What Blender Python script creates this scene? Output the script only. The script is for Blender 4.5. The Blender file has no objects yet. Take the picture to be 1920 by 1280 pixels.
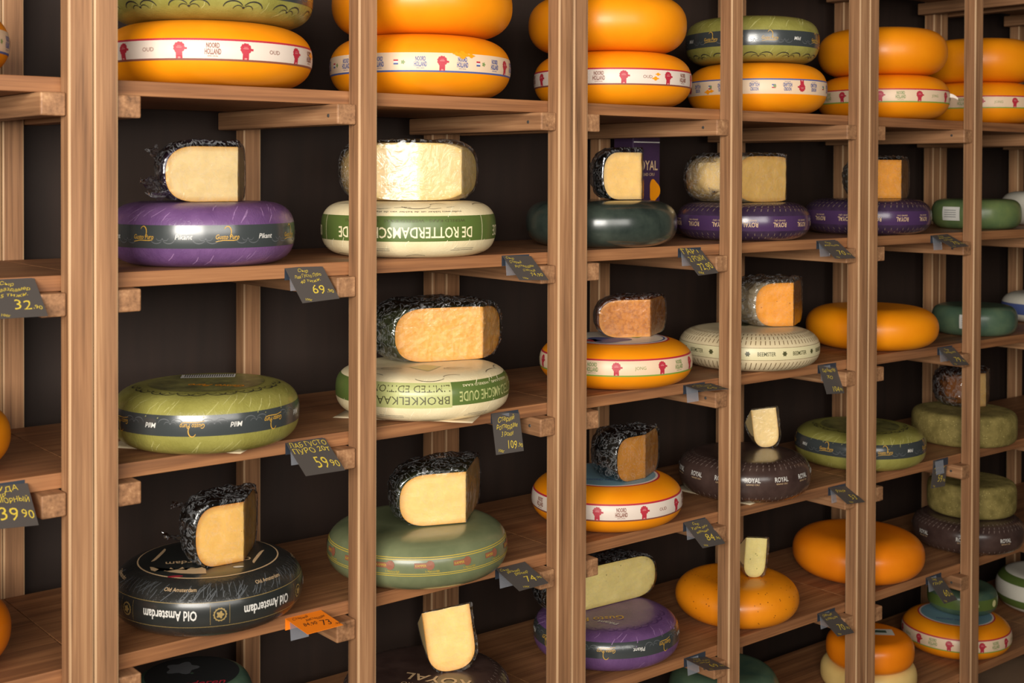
import bpy, bmesh, math, random
from mathutils import Vector, Matrix, noise
random.seed(7)
PI = math.pi; D2R = PI/180
ZO = 1.2                                     # floor lies 1.2 m under the survey's zero height
scene = bpy.context.scene
COL = scene.collection

# ------------------------------------------------------------------ camera
CAM = Vector((-0.845, -2.1788, 0.4451+ZO))
yaw, pit, rol = 0.68141, 0.01332, 0.00291
F = Vector((math.sin(yaw)*math.cos(pit), math.cos(yaw)*math.cos(pit), -math.sin(pit)))
Rv = Vector((math.cos(yaw), -math.sin(yaw), 0)); Uv = Rv.cross(F)
R2 = Rv*math.cos(rol)+Uv*math.sin(rol); U2 = Uv*math.cos(rol)-Rv*math.sin(rol)
cd = bpy.data.cameras.new('camera'); cam = bpy.data.objects.new('camera', cd); COL.objects.link(cam)
cam.matrix_world = Matrix(((R2.x, U2.x, -F.x, CAM.x), (R2.y, U2.y, -F.y, CAM.y), (R2.z, U2.z, -F.z, CAM.z), (0, 0, 0, 1)))
cd.sensor_width = 36; cd.lens = 2434.8/1920*36; cd.shift_y = (355.86-640)/1920
cd.clip_start = 0.05; cd.dof.use_dof = True; cd.dof.focus_distance = 2.9; cd.dof.aperture_fstop = 5.6
scene.camera = cam

# ------------------------------------------------------------------ world, lights, exposure
world = bpy.data.worlds.new('world'); scene.world = world; world.use_nodes = True
bg = world.node_tree.nodes['Background']; bg.inputs[0].default_value = (1.0, 0.93, 0.84, 1); bg.inputs[1].default_value = 0.02
def area(name, loc, target, sx, sy, power, col, spread):
    l = bpy.data.lights.new(name, 'AREA'); l.shape = 'RECTANGLE'; l.size = sx; l.size_y = sy; l.energy = power; l.color = col; l.spread = spread*D2R
    o = bpy.data.objects.new(name, l); COL.objects.link(o); o.location = loc
    o.rotation_euler = (Vector(target)-Vector(loc)).to_track_quat('-Z', 'Y').to_euler(); return o
area('side_window_daylight', (-2.5, -2.9, 2.10), (1.35, 0.2, 2.0), 2.6, 1.3, 94, (1.0, 0.95, 0.87), 100)
area('shop_window_daylight', (-0.3, -4.0, 2.20), (0.4, 0.2, 2.10), 3.2, 1.4, 31, (1.0, 0.95, 0.88), 96)
vs = scene.view_settings; vs.view_transform = 'Standard'; vs.look = 'None'; vs.gamma = 1.0; vs.exposure = 0.0; vs.use_curve_mapping = False

# ------------------------------------------------------------------ materials
def srgb(c):
    if isinstance(c, str): c = tuple(int(c[i:i+2], 16) for i in (0, 2, 4))
    return tuple((x/255/12.92 if x/255 <= .04045 else ((x/255+.055)/1.055)**2.4) for x in c)
MC = {}
def nt(name):
    m = bpy.data.materials.new(name); m.use_nodes = True; n = m.node_tree
    return m, n, n.nodes['Principled BSDF'], n.links
def plain(name, c, rough=.5, spec=.5, coat=0):
    key = ('p', name)
    if key in MC: return MC[key]
    m, n, b, L = nt(name); b.inputs['Base Color'].default_value = (*srgb(c), 1); b.inputs['Roughness'].default_value = rough
    b.inputs['Specular IOR Level'].default_value = spec; b.inputs['Coat Weight'].default_value = coat; b.inputs['Coat Roughness'].default_value = .15
    MC[key] = m; return m
def N(n, t, **k):
    o = n.nodes.new(t)
    for a, v in k.items():
        if a == 'op': o.operation = v
        else: setattr(o, a, v)
    return o
def math_(n, L, op, a, b=None):
    o = N(n, 'ShaderNodeMath', op=op)
    for i, v in enumerate((a, b)):
        if v is None: continue
        if hasattr(v, 'is_output'): L.new(v, o.inputs[i])
        else: o.inputs[i].default_value = v
    return o.outputs[0]
def ramp(n, L, fac, stops):
    r = N(n, 'ShaderNodeValToRGB'); e = r.color_ramp.elements
    while len(e) < len(stops): e.new(.5)
    for i, (p, c) in enumerate(stops):
        e[i].position = p; e[i].color = (*(srgb(c) if not isinstance(c, float) else (c, c, c)), 1)
    L.new(fac, r.inputs[0]); return r.outputs[0]
def objcoord(n, L, scale, rnd=7.0):
    tc = N(n, 'ShaderNodeTexCoord'); mp = N(n, 'ShaderNodeMapping'); mp.inputs['Scale'].default_value = scale
    oi = N(n, 'ShaderNodeObjectInfo'); v = N(n, 'ShaderNodeVectorMath', op='SCALE'); v.inputs[0].default_value = (rnd*3.1, rnd*1.7, rnd*2.3)
    L.new(oi.outputs['Random'], v.inputs['Scale']); L.new(v.outputs[0], mp.inputs['Location'])
    L.new(tc.outputs['Object'], mp.inputs['Vector']); return mp.outputs[0]
def noise_(n, L, vec, scale, detail=4, rough=.55, dist=0):
    t = N(n, 'ShaderNodeTexNoise'); t.inputs['Scale'].default_value = scale; t.inputs['Detail'].default_value = detail
    t.inputs['Roughness'].default_value = rough; t.inputs['Distortion'].default_value = dist; L.new(vec, t.inputs['Vector']); return t.outputs['Fac']
def mixc(n, L, fac, a, b, mode='MIX'):
    m = N(n, 'ShaderNodeMix', data_type='RGBA'); m.blend_type = mode
    for i, v in ((0, fac), (6, a), (7, b)):
        if hasattr(v, 'is_output'): L.new(v, m.inputs[i])
        else: m.inputs[i].default_value = v if i == 0 else (*v, 1)
    return m.outputs[2]
def bump(n, L, b, h, strength, dist):
    o = N(n, 'ShaderNodeBump'); o.inputs['Strength'].default_value = strength; o.inputs['Distance'].default_value = dist
    L.new(h, o.inputs['Height']); L.new(o.outputs[0], b.inputs['Normal'])
def wood(name, axis, stops, rough=.55):
    m, n, b, L = nt(name)
    al = [26, 26, 26]; al[axis] = 1.1
    v = objcoord(n, L, tuple(al)); f1 = noise_(n, L, v, 1.6, 5, .6, .35)
    al2 = [170, 170, 170]; al2[axis] = 3.0
    v2 = objcoord(n, L, tuple(al2)); f2 = noise_(n, L, v2, 1.0, 3, .6)
    s = math_(n, L, 'ADD', math_(n, L, 'MULTIPLY', f1, .62), math_(n, L, 'MULTIPLY', f2, .38))
    c = ramp(n, L, s, stops)
    v3 = objcoord(n, L, (2.5, 2.5, 2.5)); f3 = noise_(n, L, v3, 1.4, 2)
    c2 = mixc(n, L, math_(n, L, 'MULTIPLY', f3, .2), c, srgb((160, 134, 106)))
    L.new(c2, b.inputs['Base Color']); b.inputs['Roughness'].default_value = rough; b.inputs['Specular IOR Level'].default_value = .35
    bump(n, L, b, s, .25, .002); return m
WST = [(.30, (78, 49, 29)), (.43, (130, 89, 58)), (.55, (156, 111, 75)), (.70, (190, 145, 103))]
WSH = [(.28, (84, 48, 26)), (.44, (128, 80, 46)), (.56, (152, 100, 60)), (.72, (176, 124, 80))]
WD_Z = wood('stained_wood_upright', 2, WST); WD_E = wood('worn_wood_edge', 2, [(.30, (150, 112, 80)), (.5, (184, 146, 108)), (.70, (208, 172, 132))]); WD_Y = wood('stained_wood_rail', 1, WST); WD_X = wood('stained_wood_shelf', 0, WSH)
def rind(name, c1, c2, rough=.4, coat=.0, scale=9, bmp=.05, wrinkle=0, spec=.4, specks=None, sss=0):
    key = ('r', name)
    if key in MC: return MC[key]
    m, n, b, L = nt(name); v = objcoord(n, L, (1, 1, 1)); f = noise_(n, L, v, scale, 5, .6)
    c = ramp(n, L, f, [(.32, c1), (.68, c2)])
    if specks:
        vo = N(n, 'ShaderNodeTexVoronoi'); vo.inputs['Scale'].default_value = specks[1]; L.new(v, vo.inputs['Vector'])
        fs = noise_(n, L, v, specks[1]*.35, 2)
        k = math_(n, L, 'LESS_THAN', vo.outputs['Distance'], specks[2]); k = math_(n, L, 'MULTIPLY', k, math_(n, L, 'GREATER_THAN', fs, .47))
        c = mixc(n, L, k, c, srgb(specks[0]))
    L.new(c, b.inputs['Base Color']); b.inputs['Roughness'].default_value = rough; b.inputs['Coat Weight'].default_value = coat
    b.inputs['Coat Roughness'].default_value = .18; b.inputs['Specular IOR Level'].default_value = spec
    if sss:
        b.inputs['Subsurface Weight'].default_value = sss; b.inputs['Subsurface Radius'].default_value = (1, .35, .08); b.inputs['Subsurface Scale'].default_value = .006
    if wrinkle:
        vw = objcoord(n, L, (60, 60, 14)); fw = noise_(n, L, vw, 1.0, 3, .6, 1.5)
        rg = math_(n, L, 'ABSOLUTE', math_(n, L, 'SUBTRACT', fw, .5)); rg = math_(n, L, 'MINIMUM', rg, .06)
        h = math_(n, L, 'ADD', math_(n, L, 'MULTIPLY', rg, -6.0), f); bump(n, L, b, h, wrinkle, .0022)
    else: bump(n, L, b, f, bmp, .004)
    MC[key] = m; return m
def paste(name, core, edge, R, h, n_, rf, rough=.42, var=8, dark=None, pits=None):
    m, n, b, L = nt(name); tc = N(n, 'ShaderNodeTexCoord'); sp = N(n, 'ShaderNodeSeparateXYZ'); L.new(tc.outputs['Object'], sp.inputs[0])
    r = math_(n, L, 'SQRT', math_(n, L, 'ADD', math_(n, L, 'MULTIPLY', sp.outputs[0], sp.outputs[0]), math_(n, L, 'MULTIPLY', sp.outputs[1], sp.outputs[1])))
    rr = math_(n, L, 'MAXIMUM', math_(n, L, 'DIVIDE', math_(n, L, 'SUBTRACT', r, R*rf), R*(1-rf)), 0.0)
    zz = math_(n, L, 'ABSOLUTE', math_(n, L, 'SUBTRACT', math_(n, L, 'DIVIDE', sp.outputs[2], h/2), 1.0))
    e = math_(n, L, 'POWER', math_(n, L, 'ADD', math_(n, L, 'POWER', rr, n_), math_(n, L, 'POWER', zz, n_)), 1/n_)
    v = objcoord(n, L, (1, 1, 1)); f = noise_(n, L, v, 26, 6, .65); f2 = noise_(n, L, v, 120, 3)
    c1 = ramp(n, L, f, [(.3, tuple(max(0, x-var) for x in core)), (.7, tuple(min(255, x+var) for x in core))])
    if dark:
        c1 = mixc(n, L, ramp(n, L, f2, [(.45, 0.0), (.62, .55)]), c1, srgb(dark))
    if pits:
        vo = N(n, 'ShaderNodeTexVoronoi'); vo.inputs['Scale'].default_value = pits[1]; L.new(v, vo.inputs['Vector'])
        fs = noise_(n, L, v, pits[1]*.4, 2); k = math_(n, L, 'MULTIPLY', math_(n, L, 'LESS_THAN', vo.outputs['Distance'], pits[2]), math_(n, L, 'GREATER_THAN', fs, .5))
        c1 = mixc(n, L, k, c1, srgb(pits[0]))
    L.new(mixc(n, L, ramp(n, L, e, [(.80, 0.0), (.955, .55), (1.0, 1.0)]), c1, srgb(edge)), b.inputs['Base Color'])
    b.inputs['Roughness'].default_value = rough; b.inputs['Subsurface Weight'].default_value = .15; b.inputs['Subsurface Radius'].default_value = (1, .6, .25); b.inputs['Subsurface Scale'].default_value = .004
    bump(n, L, b, f, .35, .003); return m
def film_mat(name, gloss, haze, bstr):
    m, n, b, L = nt(name); out = [x for x in n.nodes if x.type == 'OUTPUT_MATERIAL'][0]
    tr = N(n, 'ShaderNodeBsdfTransparent'); gl = N(n, 'ShaderNodeBsdfGlossy'); gl.inputs['Roughness'].default_value = .10; gl.inputs['Color'].default_value = (.95, .96, .98, 1)
    df = N(n, 'ShaderNodeBsdfDiffuse'); df.inputs[0].default_value = (.75, .76, .78, 1)
    v = objcoord(n, L, (1, 1, 1)); f = noise_(n, L, v, 30, 3, .6, 1.8)
    rg = math_(n, L, 'ABSOLUTE', math_(n, L, 'SUBTRACT', f, .5)); wr = math_(n, L, 'SUBTRACT', 1.0, math_(n, L, 'MINIMUM', math_(n, L, 'MULTIPLY', rg, 26.0), 1.0))
    fr = N(n, 'ShaderNodeFresnel'); fr.inputs['IOR'].default_value = 1.5
    fac = math_(n, L, 'MINIMUM', math_(n, L, 'ADD', math_(n, L, 'MULTIPLY', fr.outputs[0], .9), gloss), .85)
    bp = N(n, 'ShaderNodeBump'); bp.inputs['Strength'].default_value = bstr; bp.inputs['Distance'].default_value = .004; L.new(f, bp.inputs['Height']); L.new(bp.outputs[0], gl.inputs['Normal'])
    mx = N(n, 'ShaderNodeMixShader'); L.new(fac, mx.inputs[0]); L.new(tr.outputs[0], mx.inputs[1]); L.new(gl.outputs[0], mx.inputs[2])
    m2 = N(n, 'ShaderNodeMixShader'); L.new(math_(n, L, 'MULTIPLY', wr, haze), m2.inputs[0]); L.new(mx.outputs[0], m2.inputs[1]); L.new(df.outputs[0], m2.inputs[2]); L.new(m2.outputs[0], out.inputs[0]); return m
FILM = film_mat('cling_film', .07, .20, .6); FILMF = film_mat('cling_film_face', .0, .07, .35)
def clear_mat():
    m, n, b, L = nt('clear_plastic'); out = [x for x in n.nodes if x.type == 'OUTPUT_MATERIAL'][0]
    tr = N(n, 'ShaderNodeBsdfTransparent'); d = N(n, 'ShaderNodeBsdfDiffuse'); d.inputs[0].default_value = (.5, .52, .58, 1); g = N(n, 'ShaderNodeBsdfGlossy'); g.inputs['Roughness'].default_value = .1
    a = N(n, 'ShaderNodeMixShader'); a.inputs[0].default_value = .4; L.new(d.outputs[0], a.inputs[1]); L.new(g.outputs[0], a.inputs[2])
    x = N(n, 'ShaderNodeMixShader'); x.inputs[0].default_value = .4; L.new(tr.outputs[0], x.inputs[1]); L.new(a.outputs[0], x.inputs[2]); L.new(x.outputs[0], out.inputs[0]); return m
CLEAR = clear_mat()

# ------------------------------------------------------------------ object helpers
def mesh_obj(name, verts, faces, mats, parent=None, loc=(0, 0, 0), fm=None, smooth=False):
    me = bpy.data.meshes.new(name); me.from_pydata(verts, [], faces)
    for m in (mats if isinstance(mats, (list, tuple)) else [mats]): me.materials.append(m)
    if fm: me.polygons.foreach_set('material_index', fm)
    if smooth: me.polygons.foreach_set('use_smooth', [True]*len(me.polygons))
    me.update(); o = bpy.data.objects.new(name, me); COL.objects.link(o); o.location = loc
    if parent: o.parent = parent
    return o
def bm_obj(name, bm, mats, parent=None, loc=(0, 0, 0), smooth=False):
    me = bpy.data.meshes.new(name); bm.to_mesh(me); bm.free()
    for m in (mats if isinstance(mats, (list, tuple)) else [mats]): me.materials.append(m)
    if smooth: me.polygons.foreach_set('use_smooth', [True]*len(me.polygons))
    o = bpy.data.objects.new(name, me); COL.objects.link(o); o.location = loc
    if parent: o.parent = parent
    return o
def tag(o, label=None, cat=None, group=None, kind=None):
    for k, v in (('label', label), ('category', cat), ('group', group), ('kind', kind)):
        if v: o[k] = v
    return o
def empty(name, loc):
    o = bpy.data.objects.new(name, None); COL.objects.link(o); o.location = loc; o.empty_display_size = .05; return o
def box_mesh(name, sx, sy, sz, bev, mat, seg=2):
    bm = bmesh.new(); bmesh.ops.create_cube(bm, size=1); bmesh.ops.scale(bm, vec=(sx, sy, sz), verts=bm.verts)
    if bev: bmesh.ops.bevel(bm, geom=bm.edges[:], offset=bev, segments=seg, affect='EDGES', profile=.5)
    me = bpy.data.meshes.new(name); bm.to_mesh(me); bm.free(); me.materials.append(mat); return me
def inst(name, me, loc, parent, rot=None):
    o = bpy.data.objects.new(name, me); COL.objects.link(o); o.location = loc
    if rot: o.rotation_euler = rot
    o.parent = parent; return o

# ------------------------------------------------------------------ setting
WP = .0442; PDp = .040; DB = .4835; UW = 1.1; SP = .340; Z0 = .6063+ZO; TH = .027
def SZ(k): return Z0-k*SP if k >= 0 else Z0+.474
dark, n, b, L = nt('dark_back_panel'); v = objcoord(n, L, (9, 9, .8)); f = noise_(n, L, v, 3, 4)
L.new(ramp(n, L, f, [(.3, (35, 22, 14)), (.7, (44, 28, 19))]), b.inputs['Base Color']); b.inputs['Roughness'].default_value = .7
wall = bm_obj('wall_back', (lambda q: (bmesh.ops.create_cube(q, size=1), bmesh.ops.scale(q, vec=(9.0, .05, 3.0), verts=q.verts), q)[2])(bmesh.new()), dark, loc=(1.5, .60, 1.5)); tag(wall, kind='structure')
flm, n, b, L = nt('floor_tiles'); v = objcoord(n, L, (1, 1, 1)); f = noise_(n, L, v, 4, 5)
L.new(ramp(n, L, f, [(.3, (120, 96, 76)), (.7, (142, 116, 92))]), b.inputs['Base Color']); b.inputs['Roughness'].default_value = .45
fl = bm_obj('floor', (lambda q: (bmesh.ops.create_cube(q, size=1), bmesh.ops.scale(q, vec=(9.0, 5.0, .05), verts=q.verts), q)[2])(bmesh.new()), flm, loc=(1.5, -1.9, -.025)); tag(fl, kind='structure')

POST_H = 2.60
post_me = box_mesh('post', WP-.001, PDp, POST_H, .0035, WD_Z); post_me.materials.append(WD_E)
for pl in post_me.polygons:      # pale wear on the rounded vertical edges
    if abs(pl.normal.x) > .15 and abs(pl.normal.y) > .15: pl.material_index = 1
rail_me = box_mesh('rail', .043, .515, .040, .003, WD_Y)
shelf_me = box_mesh('shelf_board', UW-.0012, .440, TH, .0014, WD_X)
def disc_me(name, r, t, mat, seg=10):
    bm = bmesh.new(); bmesh.ops.create_cone(bm, cap_ends=True, segments=seg, radius1=r, radius2=r*.8, depth=t)
    me = bpy.data.meshes.new(name); bm.to_mesh(me); bm.free(); me.materials.append(mat); return me
screw_me = disc_me('screw', .0042, .002, plain('screw_steel', (70, 66, 62), .35))
UN = [(-1, 'wooden shelving unit cut off by the left picture edge'), (0, 'wooden shelving unit holding the purple wheel and the black wheel with white lettering'),
      (1, 'wooden shelving unit between the tall purple carton and the ribbed dark wheels'), (2, 'wooden shelving unit on the right holding plain orange wheels in its left bay'),
      (3, 'wooden shelving unit cut off by the right picture edge')]
mid_dx = {0: .005, 2: .003}
for u, lab in UN:
    root = tag(empty('shelving_unit', (u*UW, 0, 0)), lab, 'shelving', 'wooden cheese shelving units')
    xs = [WP/2, UW/2+mid_dx.get(u, 0), UW-WP/2]
    for x in xs:
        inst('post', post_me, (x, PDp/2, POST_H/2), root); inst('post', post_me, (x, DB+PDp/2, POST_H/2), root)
    for k in range(-1, 6):
        z = SZ(k)
        inst('shelf_board', shelf_me, (UW/2, .0415+.220, z-TH/2), root)
        for j, x in enumerate((WP+.0225, xs[1]-WP/2-.0225, UW-WP-.0225)):
            r = inst('rail', rail_me, (x, .008+.2575, z-TH-.0205), root)
            if (k+j+u) % 2 == 0 or j == 1:
                inst('screw', screw_me, (-.022, -.225+.02*random.random(), .004*random.uniform(-1, 1)), r, (0, -PI/2, 0))

# ------------------------------------------------------------------ text and print helpers
TC = {}
def text2d(s, bold=0.0, shear=0.0):
    key = (s, bold, shear)
    if key in TC: return TC[key]
    c = bpy.data.curves.new('t', 'FONT'); c.body = s; c.resolution_u = 2; c.align_x = 'CENTER'; c.offset = bold; c.shear = shear
    o = bpy.data.objects.new('t', c); COL.objects.link(o)
    dg = bpy.context.evaluated_depsgraph_get(); m = bpy.data.meshes.new_from_object(o.evaluated_get(dg))
    vs_ = [(v.co.x, v.co.y) for v in m.vertices]; fs = [tuple(p.vertices) for p in m.polygons]
    if vs_:
        x0 = min(v[0] for v in vs_); x1 = max(v[0] for v in vs_); vs_ = [(x-(x0+x1)/2, y) for x, y in vs_]
    bpy.data.objects.remove(o); bpy.data.curves.remove(c); bpy.data.meshes.remove(m)
    TC[key] = (vs_, fs); return TC[key]
def fit_text(s, w=None, hgt=None, bold=0.0, shear=0.0):
    """text mesh scaled so that its width is w and its cap height hgt (metres), centred on the baseline middle"""
    v, f = text2d(s, bold, shear)
    if not v: return [], []
    W_ = max(x for x, y in v)-min(x for x, y in v); sy = hgt/.70; sx = (w/W_) if w else sy
    return [(x*sx, y*sy-hgt/2) for x, y in v], f
def ribbon(pts, w):
    v = []; f = []
    for i, p in enumerate(pts):
        a = pts[max(0, i-1)]; c = pts[min(len(pts)-1, i+1)]; dx, dy = c[0]-a[0], c[1]-a[1]; l = math.hypot(dx, dy) or 1
        ww = w*(.35+.65*math.sin(PI*min(1, max(0, (i+.5)/len(pts))))); v += [(p[0]-dy/l*ww/2, p[1]+dx/l*ww/2), (p[0]+dy/l*ww/2, p[1]-dx/l*ww/2)]
        if i: k = 2*i; f.append((k-2, k-1, k+1, k))
    return v, f
def arc(cx, cy, r, a0, a1, n=10, ry=None):
    return [(cx+r*math.cos((a0+(a1-a0)*i/n)*D2R), cy+(ry or r)*math.sin((a0+(a1-a0)*i/n)*D2R)) for i in range(n+1)]
def rect(x0, y0, x1, y1, nx=6):
    ny = max(1, int(abs(y1-y0)/.005)); k = ny+1
    v = [(x0+(x1-x0)*i/nx, y0+(y1-y0)*j/ny) for i in range(nx+1) for j in range(k)]
    return v, [(k*i+j, k*i+k+j, k*i+k+j+1, k*i+j+1) for i in range(nx) for j in range(ny)]
def blob(r, k, amp, n=28, ry=1):
    v = [(0, 0)]+[(r*(1+amp*math.cos(k*2*PI*i/n))*math.cos(2*PI*i/n), ry*r*(1+amp*math.cos(k*2*PI*i/n))*math.sin(2*PI*i/n)) for i in range(n)]
    return v, [(0, 1+i, 1+(i+1) % n) for i in range(n)]
def move(g, dx=0, dy=0): return [(x+dx, y+dy) for x, y in g[0]], g[1]
def merge(*gs):
    v = []; f = []
    for g in gs:
        o = len(v); v += list(g[0]); f += [tuple(i+o for i in q) for q in g[1]]
    return v, f

class Wheel:
    def __init__(s, key, name, label, mat, n=2.4, rf=.62, pos=None, group=None, cat='cheese'):
        X, Y, zb, R, h = pos or WH[key]; s.R, s.h, s.n, s.rf = R, h, n, rf; s.key = key
        s.X, s.Y, s.zb = X, Y, zb
        s.va = math.atan2(CAM.y-Y, CAM.x-X)
        # profile from bottom centre to top centre
        pr = [(R*rf*q, 0.0) for q in (0, .35, .7)]
        for i in range(37):
            t = -PI/2+PI*i/36; c = abs(math.cos(t))**(2/n); q = abs(math.sin(t))**(2/n)
            pr.append((R*rf+R*(1-rf)*c, h/2+h/2*math.copysign(q, math.sin(t))))
        pr += [(R*rf*q, h) for q in (.7, .35, 0)]
        s.pr = pr; s.sl = [0.0]
        for a, c in zip(pr, pr[1:]): s.sl.append(s.sl[-1]+math.hypot(c[0]-a[0], c[1]-a[1]))
        seg = 96; V = []; Fc = []
        for (r, z) in pr:
            if r < 1e-6: V.append([(0, 0, z)])
            else: V.append([(r*math.cos(2*PI*i/seg), r*math.sin(2*PI*i/seg), z) for i in range(seg)])
        flat = []; off = []
        for ring in V: off.append(len(flat)); flat += ring
        for j in range(len(V)-1):
            a, c = off[j], off[j+1]
            for i in range(seg):
                k = (i+1) % seg
                if len(V[j]) == 1: Fc.append((a, c+k, c+i))
                elif len(V[j+1]) == 1: Fc.append((a+i, a+k, c))
                else: Fc.append((a+i, a+k, c+k, c+i))
        s.verts, s.faces, s.mat, s.name, s.label, s.group, s.cat = flat, Fc, mat, name, label, group, cat
        s.parts = []; s.P = {}
    def at(s, sv):                       # surface point and normal at arc length sv
        sv = max(0.0, min(s.sl[-1]-1e-6, sv))
        lo = 0
        for i in range(len(s.sl)-1):
            if s.sl[i] <= sv: lo = i
        a, c = s.pr[lo], s.pr[lo+1]; l = (s.sl[lo+1]-s.sl[lo]) or 1e-9; t = (sv-s.sl[lo])/l
        dr, dz = (c[0]-a[0])/l, (c[1]-a[1])/l
        return a[0]+(c[0]-a[0])*t, a[1]+(c[1]-a[1])*t, dz, -dr
    def sz(s, z):                        # arc length at height z on the side (z as fraction of the height)
        z *= s.h
        for i in range(3, 39):
            if s.pr[i][1] <= z <= s.pr[i+1][1]:
                d = s.pr[i+1][1]-s.pr[i][1]; return s.sl[i]+(s.sl[i+1]-s.sl[i])*((z-s.pr[i][1])/d if d > 1e-9 else 0)
        return s.sl[20]
    def st(s, r):                        # arc length at a fraction r of the radius on the top
        r *= s.R
        for i in range(len(s.pr)-1, 20, -1):
            if s.pr[i][0] <= r <= s.pr[i-1][0]:
                return s.sl[i]-(r-s.pr[i][0])/max(1e-9, s.pr[i-1][0]-s.pr[i][0])*(s.sl[i]-s.sl[i-1])
        return s.sl[-1]
    def surf(s, th, sv, eps):
        r, z, nr, nz = s.at(sv); r += nr*eps; z += nz*eps; return (r*math.cos(th), r*math.sin(th), z)
    def strip(s, name, stops, mats, eps=.0006, seg=96):   # stops: arc lengths; mats: one per interval
        V = []; Fc = []; fm = []
        rows = []; rm = []
        for i in range(len(stops)-1):
            m = max(1, int(abs(stops[i+1]-stops[i])/.006)); 
            for j in range(m): rows.append(stops[i]+(stops[i+1]-stops[i])*j/m); rm.append(i)
        rows.append(stops[-1])
        for sv in rows: V += [s.surf(2*PI*i/seg, sv, eps) for i in range(seg)]
        for j in range(len(rows)-1):
            for i in range(seg):
                k = (i+1) % seg; Fc.append((j*seg+i, j*seg+k, (j+1)*seg+k, (j+1)*seg+i)); fm.append(rm[j])
        s.parts.append((name, V, Fc, mats, fm, True)); return s
    def put(s, g, mat, ang, sv, flip=False, eps=.0011, part='printed_pattern', vis=True, one=None):
        # wrap flat art g round the wheel: ang degrees from the side that faces the shop, sv arc length of its middle
        th0 = (s.va if vis else 0)+ang*D2R; r0 = max(.03, s.at(sv)[0]); sg = -1 if flip else 1
        vs_ = [s.surf(th0+sg*x/r0, sv+sg*y, eps) for x, y in g[0]]
        s.store(g, vs_, mat, (one, len(s.P)) if one and abs((ang+180) % 360-180) < 88 else part); return s
    def store(s, g, vs_, mat, part):
        P = s.P.setdefault(part, ([], [], [], [])); o = len(P[0]); P[0].extend(vs_)
        if mat not in P[2]: P[2].append(mat)
        mi = P[2].index(mat)
        for q in g[1]: P[1].append(tuple(i+o for i in q)); P[3].append(mi)
    def top(s, g, mat, ang=0, dx=0, dy=0, eps=.0012, part='printed_pattern', one=None):
        # flat art on the top face, x to the right and y away as the shop sees it
        a = s.va+PI/2+ang*D2R; ca, sa = math.cos(a), math.sin(a)
        vs_ = [((x+dx)*ca-(y+dy)*sa, (x+dx)*sa+(y+dy)*ca, s.h+eps) for x, y in g[0]]
        s.store(g, vs_, mat, (one, len(s.P)) if one else part); return s
    def creases(s, mat, n, zs, ln, seed):
        rg = random.Random(seed)
        for i in range(n):
            a = rg.uniform(0, 360); l_ = ln*rg.uniform(.5, 1.3); k = rg.uniform(.3, 1.1); c = rg.uniform(-.003, .003)
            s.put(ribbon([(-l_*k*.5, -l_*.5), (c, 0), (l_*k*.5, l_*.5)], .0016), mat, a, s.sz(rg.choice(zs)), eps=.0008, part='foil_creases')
        return s
    def done(s):
        loc = (s.X, s.Y, s.zb+ZO)
        if not s.parts and not s.P:
            o = mesh_obj(s.name, s.verts, s.faces, s.mat, None, loc, None, True); tag(o, s.label, s.cat, s.group); return o
        root = tag(empty(s.name, loc), s.label, s.cat, s.group)
        mesh_obj('rind', s.verts, s.faces, s.mat, root, smooth=True)
        for nm, V, Fc, mats, fm, sm in s.parts: mesh_obj(nm, V, Fc, mats, root, fm=fm, smooth=sm)
        for nm, (V, Fc, mats, fm) in s.P.items():
            o = mesh_obj(nm[0] if isinstance(nm, tuple) else nm, V, Fc, mats, root, fm=fm)
            if nm in ('printed_pattern', 'embossed_dashes', 'ink_dashes', 'sticker_print', 'label_print', 'torn_patch', 'foil_creases'): o['kind'] = 'stuff'
        return root
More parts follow.
